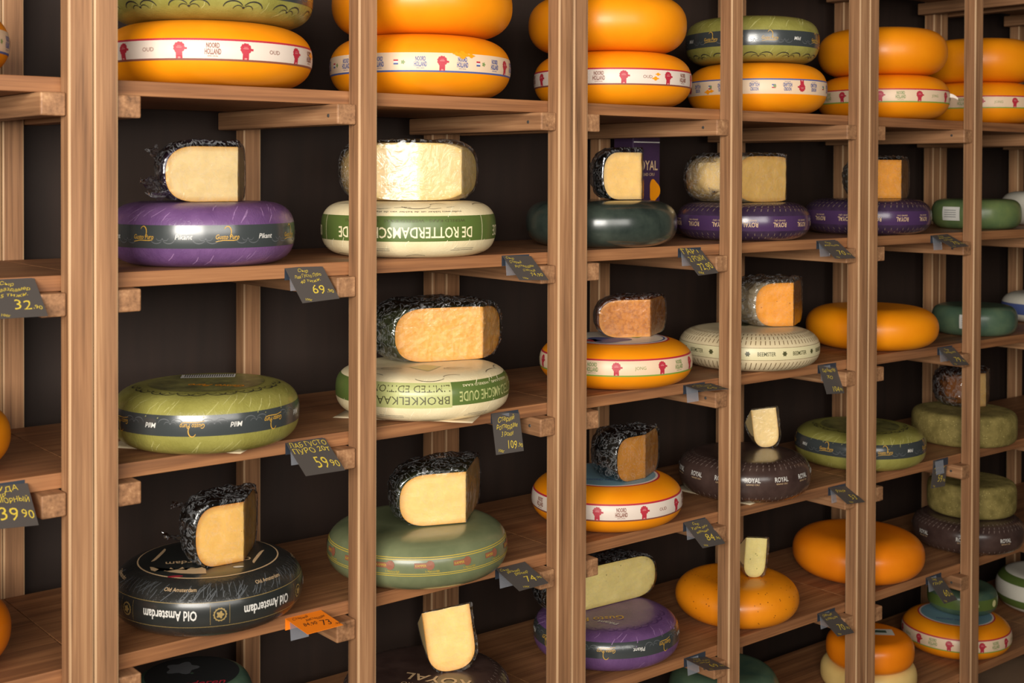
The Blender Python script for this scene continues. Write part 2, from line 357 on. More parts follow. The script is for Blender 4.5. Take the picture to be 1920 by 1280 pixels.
# ------------------------------------------------------------------ surveyed positions (x, y, base height, radius, height)
WH={'B1S0':(0.303,0.185,0.606,0.201,0.123), 'B1S0u':(0.308,0.187,0.729,0.199,0.113), 'B1S1':(0.290,0.183,0.266,0.177,0.121), 'B1S2':(0.275,0.136,-0.074,0.176,0.112),
'B1S3':(0.284,0.148,-0.414,0.181,0.111), 'B1S4':(0.306,0.268,-0.754,0.125,0.180), 'B2S0':(0.808,0.182,0.606,0.199,0.132), 'B2S0u':(0.811,0.179,0.739,0.199,0.139),
'B2S1':(0.770,0.171,0.266,0.190,0.117), 'B2S2':(0.793,0.150,-0.074,0.189,0.100), 'B2S3':(0.767,0.131,-0.414,0.195,0.106), 'B2S4':(0.815,0.164,-0.754,0.187,0.100),
'C1S0':(1.392,0.183,0.606,0.196,0.132), 'C1S0u':(1.371,0.180,0.738,0.196,0.140), 'C1S1':(1.351,0.178,0.266,0.187,0.112), 'C1S2':(1.387,0.162,-0.074,0.189,0.110),
'C1S3':(1.368,0.172,-0.414,0.187,0.111), 'C1S4':(1.389,0.195,-0.754,0.183,0.100), 'C2S0':(1.938,0.183,0.606,0.190,0.135), 'C2S0u':(1.920,0.185,0.742,0.181,0.122),
'C2S1':(1.878,0.177,0.266,0.179,0.101), 'C2S2':(1.876,0.152,-0.074,0.188,0.101), 'C2S3':(1.852,0.145,-0.414,0.176,0.107), 'C2S4':(1.845,0.163,-0.754,0.166,0.109),
'C2S5':(1.903,0.259,-1.094,0.156,0.159), 'D1S0':(2.521,0.183,0.606,0.195,0.132), 'D1S0u':(2.513,0.180,0.738,0.190,0.140), 'D1S1':(2.446,0.182,0.266,0.185,0.104),
'D1S2':(2.463,0.176,-0.074,0.194,0.121), 'D1S3':(2.404,0.173,-0.414,0.190,0.108), 'D1S4':(2.420,0.188,-0.754,0.193,0.127), 'D1S5':(2.443,0.165,-1.094,0.141,0.079),
'D1S5u':(2.419,0.143,-1.014,0.128,0.088), 'D2S0':(3.055,0.190,0.606,0.187,0.135), 'D2S0u':(3.055,0.190,0.741,0.187,0.142), 'D2S1':(3.046,0.185,0.266,0.141,0.097),
'D2S2':(2.995,0.158,-0.074,0.133,0.094), 'D2S3':(2.935,0.156,-0.414,0.163,0.100), 'D2S4':(2.949,0.147,-0.754,0.174,0.102), 'D2S4u':(2.981,0.155,-0.652,0.139,0.103),
'D2S5':(2.936,0.179,-1.094,0.171,0.107), 'D2S5u':(3.001,0.198,-0.986,0.110,0.079), 'E1S1':(3.523,0.192,0.266,0.162,0.118), 'E1S2':(3.519,0.184,-0.074,0.160,0.102),
'E1S5':(3.536,0.196,-1.094,0.171,0.129), 'A2S0':(-0.267,0.196,0.606,0.180,0.102), 'A2S2':(-0.220,0.330,-0.074,0.179,0.077), 'A2S3':(-0.228,0.315,-0.414,0.178,0.070)}
WD={'B1S1':(0.326,0.108,0.387,180.000,58.250,0.148,0.105), 'B1S3':(0.321,0.074,-0.303,178.000,51.500,0.097,0.114), 'B2S3':(0.830,0.041,-0.307,160.000,43.500,0.146,0.109), 'C1S1':(1.416,0.103,0.379,170.000,43.750,0.111,0.115),
'C1S2':(1.463,0.118,0.036,158.000,29.750,0.136,0.092), 'C2S2':(1.979,0.084,0.028,156.000,30.500,0.112,0.118), 'C1S3':(1.410,0.080,-0.303,182.000,29.250,0.098,0.106), 'D1S1':(2.509,0.107,0.370,160.000,27.250,0.145,0.115),
'D2S3':(3.022,0.131,-0.314,165.000,26.250,0.098,0.108)}
TG={'A2S1':(-0.172,-0.002,0.084,0.088,0.722,0.011,-0.008), 'A2S2':(-0.189,-0.003,0.088,0.089,0.675,-0.022,-0.063), 'B1S1':(0.391,-0.007,0.085,0.085,0.837,0.064,0.042), 'B1S2':(0.393,-0.005,0.086,0.093,0.555,-0.012,-0.008),
'B1S3':(0.393,-0.006,0.079,0.082,0.089,0.010,0.006), 'B2S1':(0.927,-0.003,0.081,0.081,0.648,-0.018,-0.047), 'B2S2':(0.898,-0.006,0.080,0.089,1.356,0.034,-0.024), 'B2S3':(0.911,-0.008,0.083,0.086,0.327,0.002,0.010),
'C1S1':(1.481,-0.006,0.085,0.087,0.822,0.132,0.024), 'C1S2':(1.502,-0.005,0.081,0.076,0.040,-0.226,-0.006), 'C1S3':(1.504,-0.006,0.083,0.081,0.640,0.013,-0.037), 'C1S4':(1.509,-0.005,0.081,0.081,0.071,0.011,-0.172),
'C2S1':(2.022,-0.004,0.086,0.078,0.618,-0.025,-0.025), 'C2S2':(2.031,-0.004,0.084,0.081,1.162,0.055,-0.079), 'C2S3':(2.080,-0.006,0.080,0.072,0.463,0.002,-0.085), 'C2S4':(2.036,-0.005,0.080,0.080,0.585,0.054,-0.105),
'D1S1':(2.563,-0.005,0.086,0.079,0.434,-0.003,0.026), 'D1S2':(2.603,-0.003,0.082,0.073,0.698,-0.017,-0.068), 'D1S3':(2.585,-0.001,0.082,0.084,1.625,0.059,-0.073), 'D1S4':(2.551,-0.007,0.084,0.087,0.813,0.107,-0.079)}

# ------------------------------------------------------------------ colours
ORG = rind('orange_coating', (230, 131, 8), (240, 148, 12), .42, .10, 5, .03, spec=.35)
ORD = rind('deep_orange_coating', (226, 118, 10), (238, 132, 14), .36, .2, 6, .03)
PUR = rind('purple_foil', (92, 62, 104), (114, 80, 124), .36, .25, 14, .05, wrinkle=.32)
OLV = rind('olive_foil', (128, 122, 56), (152, 146, 76), .36, .25, 14, .05, wrinkle=.32)
MTL = rind('mottled_olive_print', (84, 82, 50), (142, 136, 76), .36, .25, 24, .05)
CRM = rind('cream_paper', (222, 202, 158), (236, 220, 180), .40, .15, 8, .05, wrinkle=.25)
BLK = rind('black_foil', (34, 34, 32), (50, 49, 46), .30, .35, 10, .05, wrinkle=.45)
DGN = rind('dark_green_wax', (34, 42, 38), (58, 66, 58), .26, .5, 16, .08)
SAG = rind('sage_coating', (94, 102, 72), (122, 127, 92), .32, .3, 9, .06)
MOS = rind('mossy_rind', (104, 92, 48), (142, 126, 72), .75, 0, 30, .5, spec=.2, specks=((196, 178, 108), 160, .16))
TEA = rind('blue_green_coating', (56, 80, 68), (88, 106, 80), .36, .25, 10, .05)
GRN = rind('green_coating', (72, 94, 62), (108, 122, 72), .36, .25, 9, .05)
ROY = rind('violet_embossed_foil', (48, 34, 54), (66, 48, 72), .30, .35, 18, .05)
RBR = rind('dark_brown_foil', (56, 40, 36), (76, 58, 52), .30, .35, 18, .05)
BEE = rind('beige_embossed_coating', (206, 186, 146), (222, 204, 166), .45, .1, 12, .05)
SPK = rind('speckled_orange_coating', (224, 128, 14), (236, 142, 18), .38, .2, 8, .05, specks=((120, 64, 14), 90, .14))
PAL = rind('pale_coating', (206, 200, 184), (222, 216, 200), .45, .1, 8, .03)
CRW = rind('cream_yellow_rind', (222, 184, 108), (232, 198, 126), .45, .1, 8, .03)
RMK = plain('print_pink', (206, 130, 126), .5); WHT = plain('paper_white', (216, 199, 184), .45); WH2 = plain('paper_cream', (222, 192, 160), .45)
RED = plain('print_red', (176, 40, 56), .5); BRN = plain('print_brown', (128, 74, 58), .5); BLU = plain('print_blue', (74, 88, 140), .5)
GRP = plain('print_green', (126, 152, 58), .5); GRT = plain('print_green_text', (122, 140, 84), .5); GLD = plain('print_gold', (206, 158, 58), .45)
DGD = plain('print_dull_gold', (150, 126, 74), .45); DBL = plain('print_dark', (44, 42, 42), .4); GRY = plain('print_grey', (88, 90, 92), .4); SIL = plain('print_silver', (212, 208, 200), .45)
BAND = plain('dark_band_foil', (58, 62, 62), .25, .6, .4); GBN = plain('green_band', (86, 104, 48), .4, .4, .2); LGB = plain('pale_green_band', (176, 178, 116), .4, .4, .2)
CTX = plain('print_cream', (236, 222, 180), .45); MUD = plain('print_muted_red', (140, 84, 60), .5); YLN = plain('print_yellow', (196, 166, 58), .45)
ORP = plain('print_orange_patch', (240, 146, 10), .42); TAN = plain('print_tan', (212, 178, 136), .45); OLD = plain('print_dark_olive', (78, 76, 44), .4)
VLT = plain('violet_band_foil', (72, 48, 84), .25, .6, .4); PLV = plain('print_dark_violet', (78, 50, 92), .35); TLB = plain('label_blue', (112, 146, 158), .4)

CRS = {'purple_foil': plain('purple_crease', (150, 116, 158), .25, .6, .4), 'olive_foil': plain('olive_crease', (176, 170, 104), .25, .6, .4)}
def rosette(k=1.0):
    return merge(blob(.0105*k, 11, .09), rect(-.006*k, -.020*k, .006*k, -.008*k, 1), rect(.009*k, -.0035*k, .0145*k, .0005*k, 1))
def rosette_mark(k=1.0): return merge(rect(-.005*k, -.0003*k, .005*k, .0009*k, 1), rect(-.0035*k, .0026*k, .0035*k, .0034*k, 1), rect(-.0025*k, -.0195*k, .0025*k, -.0165*k, 1))
def noord(wid=.026):
    return merge(move(fit_text('NOORD', wid*.85, .009, .03), 0, .0075), move(fit_text('HOLLAND', wid*1.05, .010, .03), 0, -.0035), move(fit_text('SPECIAAL', wid*.7, .0025), 0, -.0118))
def nh(key, label, kind, phase, step, flip=False, top=None, pos=None, patches=()):
    w = Wheel(key, 'whole_cheese', label, ORG, 2.35, .56, pos, 'orange banded cheese wheels')
    zc = {'C1S2': .555, 'C1S3': .55, 'D2S5': .545}.get(key, .5); hb = .019/w.h; st = .0045/w.h
    lo, hi = zc-hb*.86, zc+hb*.86
    paper = WHT if kind == 'red' else WH2
    tops = {'red': RED, 'green': RED, 'blue': WH2}[kind]; bots = {'red': BRN, 'green': GRP, 'blue': BLU}[kind]
    if flip: tops, bots = bots, tops
    w.strip('paper_band', [w.sz(lo-st*.8), w.sz(lo), w.sz(hi), w.sz(hi+st*.8)], [bots, paper, tops])
    tcol = {'red': BRN, 'green': GRT, 'blue': BLU}[kind]; sc = w.sz(zc)
    seq = ['N', 'R', 'N', 'F'] if kind == 'blue' else ['N', 'R', 'O', 'R']
    cnt = int(360/step); cnt -= cnt % 4
    for i in range(cnt):
        a = phase+i*step; t = seq[i % 4]
        if t == 'N': w.put(noord(.025 if kind == 'blue' else .028), tcol, a, sc, flip, one='printed_word')
        elif t == 'R':
            w.put(rosette(), RED, a, sc+(-.003 if flip else .003), flip, one='printed_rosette'); w.put(rosette_mark(), RMK, a, sc+(-.003 if flip else .003), flip, eps=.0014)
        elif t == 'O': w.put(fit_text('OUD' if kind == 'red' else 'JONG', None, .0075), tcol, a, sc, flip, one='printed_word')
        else:
            for j, m in enumerate((BLU, SIL, RED)): w.put(rect(-.011, -.005+j*.0035, -.001, -.0015+j*.0035, 1), m, a, sc, flip)
            w.put(blob(.004, 5, .25), GRT, a+2.6, sc, flip)
    for (a, dv, r) in patches: w.put(blob(r, 4, .25, ry=.5), ORP, a, sc+dv, eps=.0018, part='torn_patch')
    if top:
        w.strip('top_label', [w.st(.70), w.st(.675), w.st(.645), w.st(.62), w.st(.30), w.st(.02)], [RED, WHT, BLU if top != 2 else TLB, TLB if top == 2 else PAL, PAL if top != 2 else TLB])
        if top == 2:
            w.top(fit_text('NOORD HOLLAND', .12, .014, .01), BLU, 0, .0, -.065)
        else:
            w.top(blob(.05, 3, .2), BLU, 20, -.035, -.045); w.top(blob(.022, 5, .2), RED, 0, -.06, -.07); w.top(blob(.03, 4, .3), GRP, 0, .05, .03)
    return w.done()
def plain_wheel(key, label, mat=None, pos=None, n=2.3, rf=.55, group='plain orange cheese wheels'):
    return Wheel(key, 'whole_cheese', label, mat or ORG, n, rf, pos, group).done()
def swirl(k=1.0):
    return merge(ribbon(arc(-.016*k, 0, .015*k, 20, 175, 12, .011*k), .0022*k), ribbon(arc(.016*k, 0, .015*k, 5, 160, 12, .011*k), .0022*k),
                 ribbon(arc(-.008*k, -.004*k, .008*k, 30, 170, 8), .0014*k), ribbon(arc(.008*k, -.004*k, .008*k, 10, 150, 8), .0014*k), blob(.002*k, 1, 0, 8))
def gp_logo(k=1.0):
    return merge(fit_text('Gusto Puro', .044*k, .0085*k, .006, .25), move(ribbon(arc(0, 0, .007*k, -60, 150, 10, .010*k), .0018*k), .0, .009*k), ribbon([(-.022*k, -.009*k), (-.008*k, -.0065*k), (.012*k, -.007*k), (.020*k, -.0055*k)], .0014*k))
def gusto(key, label, mat, word, phase, lo, hi, flip=False, topart=None, swirls=None, dk=DBL):
    w = Wheel(key, 'whole_cheese', label, mat, 2.7, .60, None, 'foil wrapped cheese wheels with a dark band')
    w.strip('dark_band', [w.sz(lo), w.sz(hi)], [BAND]); sc = w.sz((lo+hi)/2)
    for i in range(14):
        a = phase+i*25.7
        if i % 2 == 0: w.put(gp_logo(), GLD, a, sc, flip, one='printed_logo')
        else: w.put(fit_text(word, None, .009, .012, .2), SIL, a, sc, flip, one='printed_word')
        w.put(swirl(.75), GRY, a+12.8, sc-(-.004 if flip else .004), not flip, eps=.0009)
    w.creases(CRS[mat.name], 46, (.80, .86, .92), .026, key); w.creases(CRS[mat.name], 26, (.12, .18), .022, key+'b')
    if swirls:
        for i in range(12): w.put(swirl(1.2), dk, i*30+swirls[1], w.sz(swirls[0]) if swirls[0] < 1 else w.st(swirls[0]-1), swirls[2])
    if topart: topart(w)
    return w.done()

# ------------------------------------------------------------------ wheels, bay by bay
# leftmost full bay
nh('B1S0', 'orange wheel under an olive wheel, cream OUD band, on the top shelf', 'red', 2-17.2*4*2, 17.2, patches=[(74, .004, .012)])
gusto('B1S0u', 'olive green wheel with black curls cut off by the top edge, leftmost olive one', OLV, 'Mild', -30, .34, .68, swirls=(.17, 18, False))
gusto('B1S1', 'purple wheel with black GUSTO band lying right side up under a wedge', PUR, 'Pikant', 14.3-51.4, .316, .667, dk=PLV, swirls=(1.62, 5, True))
def mild_top(w):
    w.strip('top_label', [w.st(.62), w.st(.03)], [MTL])
    w.top(rect(-.045, .035, .06, .075, 2), SIL, -4, -.01, .02, part='sticker')
    for i in range(22): w.top(rect(-.038+i*.0044, .06, -.0365+i*.0044, .092, 1), DBL, -4, -.01, 0, eps=.0018, part='sticker_print')
    w.top(fit_text('Gusto Puro', .11, .02, .01, .3), ORP, 160, -.03, .035)
    for i in range(7): w.put(swirl(1.1), DBL, -75+i*25, w.st(.72), True)
gusto('B1S2', 'olive wheel with a white sticker on top and upside-down black band lettering', OLV, 'Mild', -8.5-51.4, .383, .716, True, mild_top)
def amsterdam():
    w = Wheel('B1S3', 'whole_cheese', 'black wheel with white Old Amsterdam lettering upside down', BLK, 2.4, .58)
    bl = plain('black_band_print', (40, 42, 40), .3, .5, .3)
    w.strip('dark_band', [w.sz(.30), w.sz(.308), w.sz(.692), w.sz(.70)], [DGD, bl, DGD]); sc = w.sz(.5)
    for i in range(6):
        a = -23+i*60
        w.put(fit_text('Old Amsterdam', .104, .017, .02), SIL, a, sc, True, one='printed_word')
        w.put(blob(.012, 14, .06), DGD, a+29.5, sc, one='printed_medallion'); w.put(blob(.0095, 3, .0), bl, a+29.5, sc, eps=.0014); w.put(blob(.006, 5, .25), DGD, a+29.5, sc, eps=.0017)
        w.put(merge(rect(-.0003, -.018, .0003, .018, 1)), DGD, a+24, sc); w.put(merge(rect(-.0003, -.018, .0003, .018, 1)), DGD, a+35, sc)
        w.put(fit_text('Old Amsterdam', .06, .008), TAN, a+5, w.sz(.87), one='printed_word'); w.put(fit_text('Old Amsterdam', .06, .007), GRY, a+12, w.sz(.14))
        for j in range(7): w.put(rect(-.0005, -.014, .0005, .014, 1), GRY, a+20+j*4, w.sz(.86), eps=.0008)
    w.creases(GRY, 90, (.80, .88), .022, 'am')
    # skyline roundel on the top
    w.strip('top_label', [w.st(.74), w.st(.725), w.st(.02)], [TAN, bl])
    sky = [(-.105, -.055), (-.07, -.082), (-.03, -.098), (.0, -.103), (.0, -.086)]
    prof_ = [(x, -.086+.014*abs(math.sin(i*1.9))*(1 if i % 3 else 1.7)+.0*i) for i, x in enumerate([-.005-.1*j/14 for j in range(15)])]
    pts = [(-.108, -.05)]+[(-.115*math.cos(t*D2R), -.115*math.sin(t*D2R)) for t in (28, 40, 52, 64, 76, 88)]+prof_
    cx = sum(p_[0] for p_ in pts)/len(pts); cy = sum(p_[1] for p_ in pts)/len(pts)
    w.top(([(cx, cy)]+pts, [(0, i+1, (i+1) % len(pts)+1) for i in range(len(pts))]), TAN, 0, 0, 0)
    for a in (75, 150, 255): w.put(([(.045*math.cos(t*PI/8), .016*math.sin(t*PI/8)) for t in range(9)], [tuple(range(9))]), TAN, a, w.st(.60))
    w.top(fit_text('Old Amsterdam', .16, .020, .01), TAN, 180, .0, .035)
    w.top(blob(.010, 2, .0, ry=.5), SIL, 0, .055, -.085); w.top(blob(.014, 2, 0, ry=.4), RED, 0, -.06, -.118, eps=.0005)
    return w.done()
amsterdam()
def tall(w):
    w.strip('top_label', [w.st(.75), w.st(.03)], [plain('dark_label', (36, 38, 38), .4)]); w.top(fit_text('Vlaanderen', .13, .022, .01, .25), RED, 0, 0, -.055); w.top(blob(.03, 5, .2), GRY, 0, -.02, .03)
w_ = Wheel('B1S4', 'whole_cheese', 'blue green wheel with red script on a dark top, at the bottom edge', TEA, 2.6, .7); tall(w_); w_.done()
# second full bay
nh('B2S0', 'orange wheel with blue edged band on the top shelf under a plain orange wheel', 'blue', -13*8, 13.0, patches=[(26, .017, .014), (32, .016, .008), (22, .019, .007)])
plain_wheel('B2S0u', 'plain orange wheel stacked on the wheel with the blue edged band')
def rotterdam(key, label, lo, hi, ltd):
    w = Wheel(key, 'whole_cheese', label, CRM, 2.8, .62, None, 'cream and green paper wrapped wheels'); sc = w.sz((lo+hi)/2)
    w.strip('green_band', [w.sz(lo), w.sz(hi)], [GBN])
    if not ltd:
        for c in (-3, 117, 237):
            w.put(fit_text('DE ROTTERDAMSCHE OUDE', .31, .022, .012), CTX, c, sc-.008, True, one='printed_word')
            w.put(fit_text('WERELD KAAS . WERELD KAAS . WERELD KAAS', .27, .006), OLD, c, sc+.0165, True, one='printed_word')
            w.put(rect(-.0007, -.027, .0007, .027, 1), CTX, c+57, sc); 
            w.put(ribbon([(-.10, .004), (-.05, -.004), (0, .002), (.06, -.004), (.11, .003)], .0012), DBL, c, w.sz(.90)); w.put(fit_text('ouderwets lekker uit de kelder van de stad', .19, .004), DBL, c+10, w.sz(.83), True)
    else:
        for c in (-8, 172):
            w.put(rect(-.088, -.0265, .088, .0265, 24), LGB, c, sc, eps=.0010, one='pale_panel')
            w.put(fit_text('BROKKELKAAS', .165, .0165), OLD, c, sc-.0115, True, eps=.0014, one='printed_word'); w.put(fit_text('LIMITED EDITION', .165, .0145), OLD, c, sc+.0125, True, eps=.0014, one='printed_word')
            w.put(fit_text('ROTTERDAMSCHE OUDE', .20, .020, .012), LGB, c+62, sc-.006, True, eps=.0014, one='printed_word'); w.put(fit_text('WERELD KAAS . WERELD KAAS', .15, .005), CTX, c+58, sc+.016, True, eps=.0014)
    for i in range(6):
        a = i*60+5
        w.put(ribbon(arc(0, 0, .03, 10, 170, 14, .010), .0016), DBL, a, w.sz(.93), i % 2 == 0); w.put(ribbon(arc(.01, .002, .02, 20, 200, 12, .007), .0014), DBL, a+14, w.sz(.94), False)
        w.put(merge(rect(-.03, -.0005, .03, .0005, 6), rect(-.022, .004, .03, .0048, 6)), GRY, a+33, w.sz(.16)); w.put(ribbon(arc(0, 0, .02, 20, 170, 10, .006), .0016), DBL, a, w.sz(.06))
    w.creases(plain('cream_crease', (240, 228, 192), .35), 40, (.20, .28, .85), .024, key)
    if ltd:
        w.top(([(-.035, -.06), (.035, -.06), (0, -.125), (0, -.03)], [(0, 2, 1), (0, 1, 3)]), LGB, 6, .0, .012, eps=.0008)
        for k in (-1, 1): w.top(ribbon(arc(k*.075, -.075, .03, 0, 330, 18, .012), .0022), DBL, 0); w.top(ribbon(arc(k*.07, -.072, .018, 0, 300, 14, .008), .0018), DBL, 0)
    return w.done()
rotterdam('B2S1', 'cream wheel with green band reading DE ROTTERDAMSCHE upside down', .316, .762, False)
rotterdam('B2S2', 'cream wheel with green band reading BROKKELKAAS LIMITED EDITION upside down', .392, .857, True)
def sage():
    w = Wheel('B2S3', 'whole_cheese', 'large sage green wheel with thin yellow lines, under the green rinded wedge', SAG, 2.5, .62)
    w.strip('yellow_line', [w.sz(.70), w.sz(.712)], [YLN]); w.strip('yellow_line', [w.sz(.735), w.sz(.747)], [YLN]); w.strip('yellow_line', [w.sz(.40), w.sz(.412)], [YLN]); w.strip('yellow_line', [w.sz(.435), w.sz(.447)], [YLN])
    for i in range(15):
        a = -20+i*24
        w.put(merge(rect(-.020, -.005, .008, .005, 3), move(blob(.009, 10, .06), .012, 0)), MUD, a, w.sz(.60), one='printed_badge'); w.put(fit_text('KAMPER', .022, .005), YLN, a-2, w.sz(.60), eps=.0015); w.put(fit_text("'t Natuurlijk", .03, .0045, 0, .2), YLN, a+5, w.sz(.49))
    return w.done()
sage()
def royal(key, label, mat, band, lo, hi, phase, step, flip=False, sub=True, topart=False, lim=None):
    w = Wheel(key, 'whole_cheese', label, mat, 2.5, .62, None, 'dark embossed wheels with ROYAL lettering'); sc = w.sz((lo+hi)/2)
    if band: w.strip('violet_band', [w.sz(lo), w.sz(hi)], [band])
    for i in range(int(360/step)):
        a = phase+i*step
        w.put(fit_text('ROYAL', .040, .012, .012), SIL if not band else TAN, a, sc+(-.003 if flip else .003), flip, one='printed_word')
        if sub: w.put(fit_text('GRAND CRU', .034, .004), TAN, a, sc+(.008 if flip else -.008), flip)
    rib = plain('embossed_rib', (116, 98, 90), .25, .7, .5)
    for i in range(60):
        for z_ in ((.80, .88, .95) if hi < .75 else (.86, .92, .97)): w.put(ribbon([(-.002, -.003), (0, .003), (.0025, .0045)], .003), rib, i*6+z_*20, w.sz(z_), part='embossed_dashes', eps=.0017)
        for z_ in (.12, .20): w.put(ribbon([(.001, -.004), (0, .004)], .0028), rib, i*6+z_*20, w.sz(z_), part='embossed_dashes', eps=.0017)
    if topart:
        w.top(fit_text('ROYAL', .15, .034, .012), TAN, 158, -.045, .055); w.top(fit_text('GRAND CRU', .12, .013), TAN, 158, -.04, .095); w.top(rect(-.06, 0, .06, .002, 2), TAN, 158, -.04, .12)
    return w.done()
royal('B2S4', 'dark wheel with large ROYAL lettering on top, at the bottom edge', RBR, None, .3, .7, 10, 60, topart=True)
# third full bay
nh('C1S0', 'orange wheel with OUD band on the top shelf beside the double posts', 'red', -9.4-17.2*4, 17.2, patches=[(31, -.004, .008), (33, .006, .006)])
plain_wheel('C1S0u', 'plain orange wheel cut by the top edge, right of the double posts')
plain_wheel('C1S1', 'glossy blackish green wheel under a black rinded wedge', DGN, None, 2.5, .60, None)
nh('C1S2', 'orange wheel with green edged JONG band, under an amber piece of old cheese', 'green', -17-17.5*4, 17.5, top=1)
nh('C1S3', 'orange wheel with pale blue top label and OUD band', 'red', 10.6-17.5*4, 17.5, top=2)
def purtop(w):
    w.top(fit_text('Gusto Puro', .15, .026, .01, .25), GLD, 195, .045, .06); w.top(fit_text('Pikant', .055, .014, .01, .2), SIL, 160, -.035, .085)
    for i in range(7): w.put(swirl(1.2), PLV, -85+i*27, w.st(.72), True)
gusto('C1S4', 'purple wheel with gold script on top, under a pale herbed half wheel', PUR, 'Pikant', -51.4, .454, .811, True, purtop, dk=PLV)
# fourth full bay
nh('C2S0', 'orange wheel with upside-down blue edged band, under an olive wheel', 'blue', 25-13.3*8, 13.3, flip=True, patches=[(-42, -.012, .010), (-38, -.010, .007)])
gusto('C2S0u', 'olive wheel with dark band stacked on an orange wheel, fully in view at the top', OLV, 'Mild', 15-51.4, .316, .642, swirls=(.10, 6, False))
royal('C2S1', 'violet wheel with ROYAL upside down, under a film wrapped pale half wheel', ROY, VLT, .284, .667, 32-26*5, 26, True)
def beemster():
    w = Wheel('C2S2', 'whole_cheese', 'beige wheel with rows of brown dashes and BEEMSTER band', BEE, 2.5, .60)
    ink = plain('brown_ink', (112, 88, 58), .5); w.strip('plain_band', [w.sz(.365), w.sz(.375), w.sz(.675), w.sz(.685)], [ink, plain('beige_band', (216, 204, 160), .4), ink]); sc = w.sz(.53)
    for i in range(12): w.put(fit_text('BEEMSTER', .048, .010, .012), OLD, 14+i*30, sc, one='printed_word'); w.put(blob(.006, 6, .2), OLD, 29+i*30, sc)
    for i in range(90):
        for z_, l_ in ((.80, .006), (.90, .006), (.965, .005), (.25, .006), (.15, .006)): w.put(ribbon([(-.001, -l_), (.001, l_)], .0024), ink, i*4+z_*7, w.sz(z_), part='ink_dashes')
    w.top(blob(.04, 6, .15), OLD, 0, -.03, .06); return w.done()
beemster()
royal('C2S3', 'ribbed dark brown wheel with upright ROYAL GRAND CRU lettering', RBR, None, .46, .78, 7-26*5, 26)
plain_wheel('C2S4', 'orange wheel speckled with brown seeds', SPK, None, 2.1, .58, None)
plain_wheel('C2S5', 'blue green wheel at the bottom edge beneath the speckled orange wheel', TEA, None, 2.4, .62, None)
# fifth bay
nh('D1S0', 'orange wheel with green edged band and a loose paper tab, behind the second double posts', 'green', 15-17*4, 17.0)
plain_wheel('D1S0u', 'plain orange wheel on the green edged band wheel, right of the olive wheel')
royal('D1S1', 'violet wheel with ROYAL upside down, under an orange wedge', ROY, VLT, .30, .68, -20-26*5, 26, True)
plain_wheel('D1S2', 'plain orange wheel alone on a shelf, directly below the violet wheel with the orange wedge')
gusto('D1S3', 'olive wheel with dark band lying alone between two plain orange wheels', OLV, 'Mild', 22-51.4*2, .427, .791, False, lambda w: (w.strip('top_label', [w.st(.6), w.st(.03)], [MTL]), [w.put(swirl(1.1), DBL, -80+i*25, w.st(.66), True) for i in range(8)]))
plain_wheel('D1S4', 'large plain deep orange wheel alone on the lower shelf, right of the speckled wheel', ORD)
plain_wheel('D1S5', 'small cream yellow wheel at the bottom edge beneath a small orange wheel', CRW, None, 2.6, .72, None)
w_ = Wheel('D1S5u', 'whole_cheese', 'small orange wheel with a white sticker on a cream wheel', ORD, 2.5, .70, None); w_.top(rect(-.02, -.03, .05, .02, 2), PAL, 10, .02, .015, part='sticker'); w_.top(rect(-.012, -.012, .03, .008, 2), TEA, 10, .02, .015, part='sticker_print', eps=.0017); w_.done()
# sixth bay
nh('D2S0', 'orange wheel with green edged band at the far right, under a plain wheel', 'green', -14-17*4, 17.0)
plain_wheel('D2S0u', 'plain orange wheel on the top shelf at the far right edge')
def labelled(key, label, mat, ang):
    w = Wheel(key, 'whole_cheese', label, mat, 2.6, .68, None, 'small green wheels with a white paper label')
    w.put(rect(-.032, -.022, .032, .022, 10), SIL, ang, w.sz(.52), part='paper_label'); w.put(merge(*[rect(-.024, .010-j*.007, .020, .0118-j*.007, 6) for j in range(4)]), GRY, ang, w.sz(.52), part='label_print', eps=.0016); w.done()
labelled('D2S1', 'green wheel with a white paper label on its left side, level with the violet wheels', GRN, -34)
labelled('D2S2', 'blue green wheel with a tilted white label, right of the lone plain orange wheel', TEA, -6)
plain_wheel('D2S3', 'mossy green wheel under a brown rinded wedge', MOS, None, 4.0, .74, None)
royal('D2S4', 'ribbed dark brown wheel beneath a mossy green wheel', RBR, None, .35, .7, 40, 45)
plain_wheel('D2S4u', 'mossy green wheel stacked on a ribbed dark brown wheel', MOS, None, 4.0, .74, None)
nh('D2S5', 'orange wheel with white ringed top label, under a small blue green wheel', 'green', -24-17*4, 17.0, top=2)
w_ = Wheel('D2S5u', 'whole_cheese', 'small blue green wheel with a yellow dot, on a banded orange wheel', TEA, 2.6, .70, None); w_.strip('green_band', [w_.sz(.3), w_.sz(.72)], [GBN]); w_.put(blob(.011, 2, 0), plain('print_lemon', (206, 200, 140), .5), 22, w_.sz(.52), eps=.0014); w_.put(blob(.011, 2, 0), plain('print_lemon', (206, 200, 140), .5), 62, w_.sz(.52), eps=.0014); w_.done()
# beyond the last post
plain_wheel('E1S1', 'pale grey white wheel at the right edge beside a green wheel', PAL, None, 2.3, .6, None)
w_ = Wheel('E1S2', 'whole_cheese', 'white wheel with a blue band at the right edge', PAL, 2.3, .6, None); w_.strip('blue_band', [w_.sz(.3), w_.sz(.66)], [BLU]); w_.done()
w_ = Wheel('E1S5', 'whole_cheese', 'pale wheel with a green band at the lower right corner', PAL, 2.3, .6, None); w_.strip('green_band', [w_.sz(.18), w_.sz(.40)], [GBN]); w_.strip('green_band', [w_.sz(.78), w_.sz(.95)], [GBN]); w_.done()
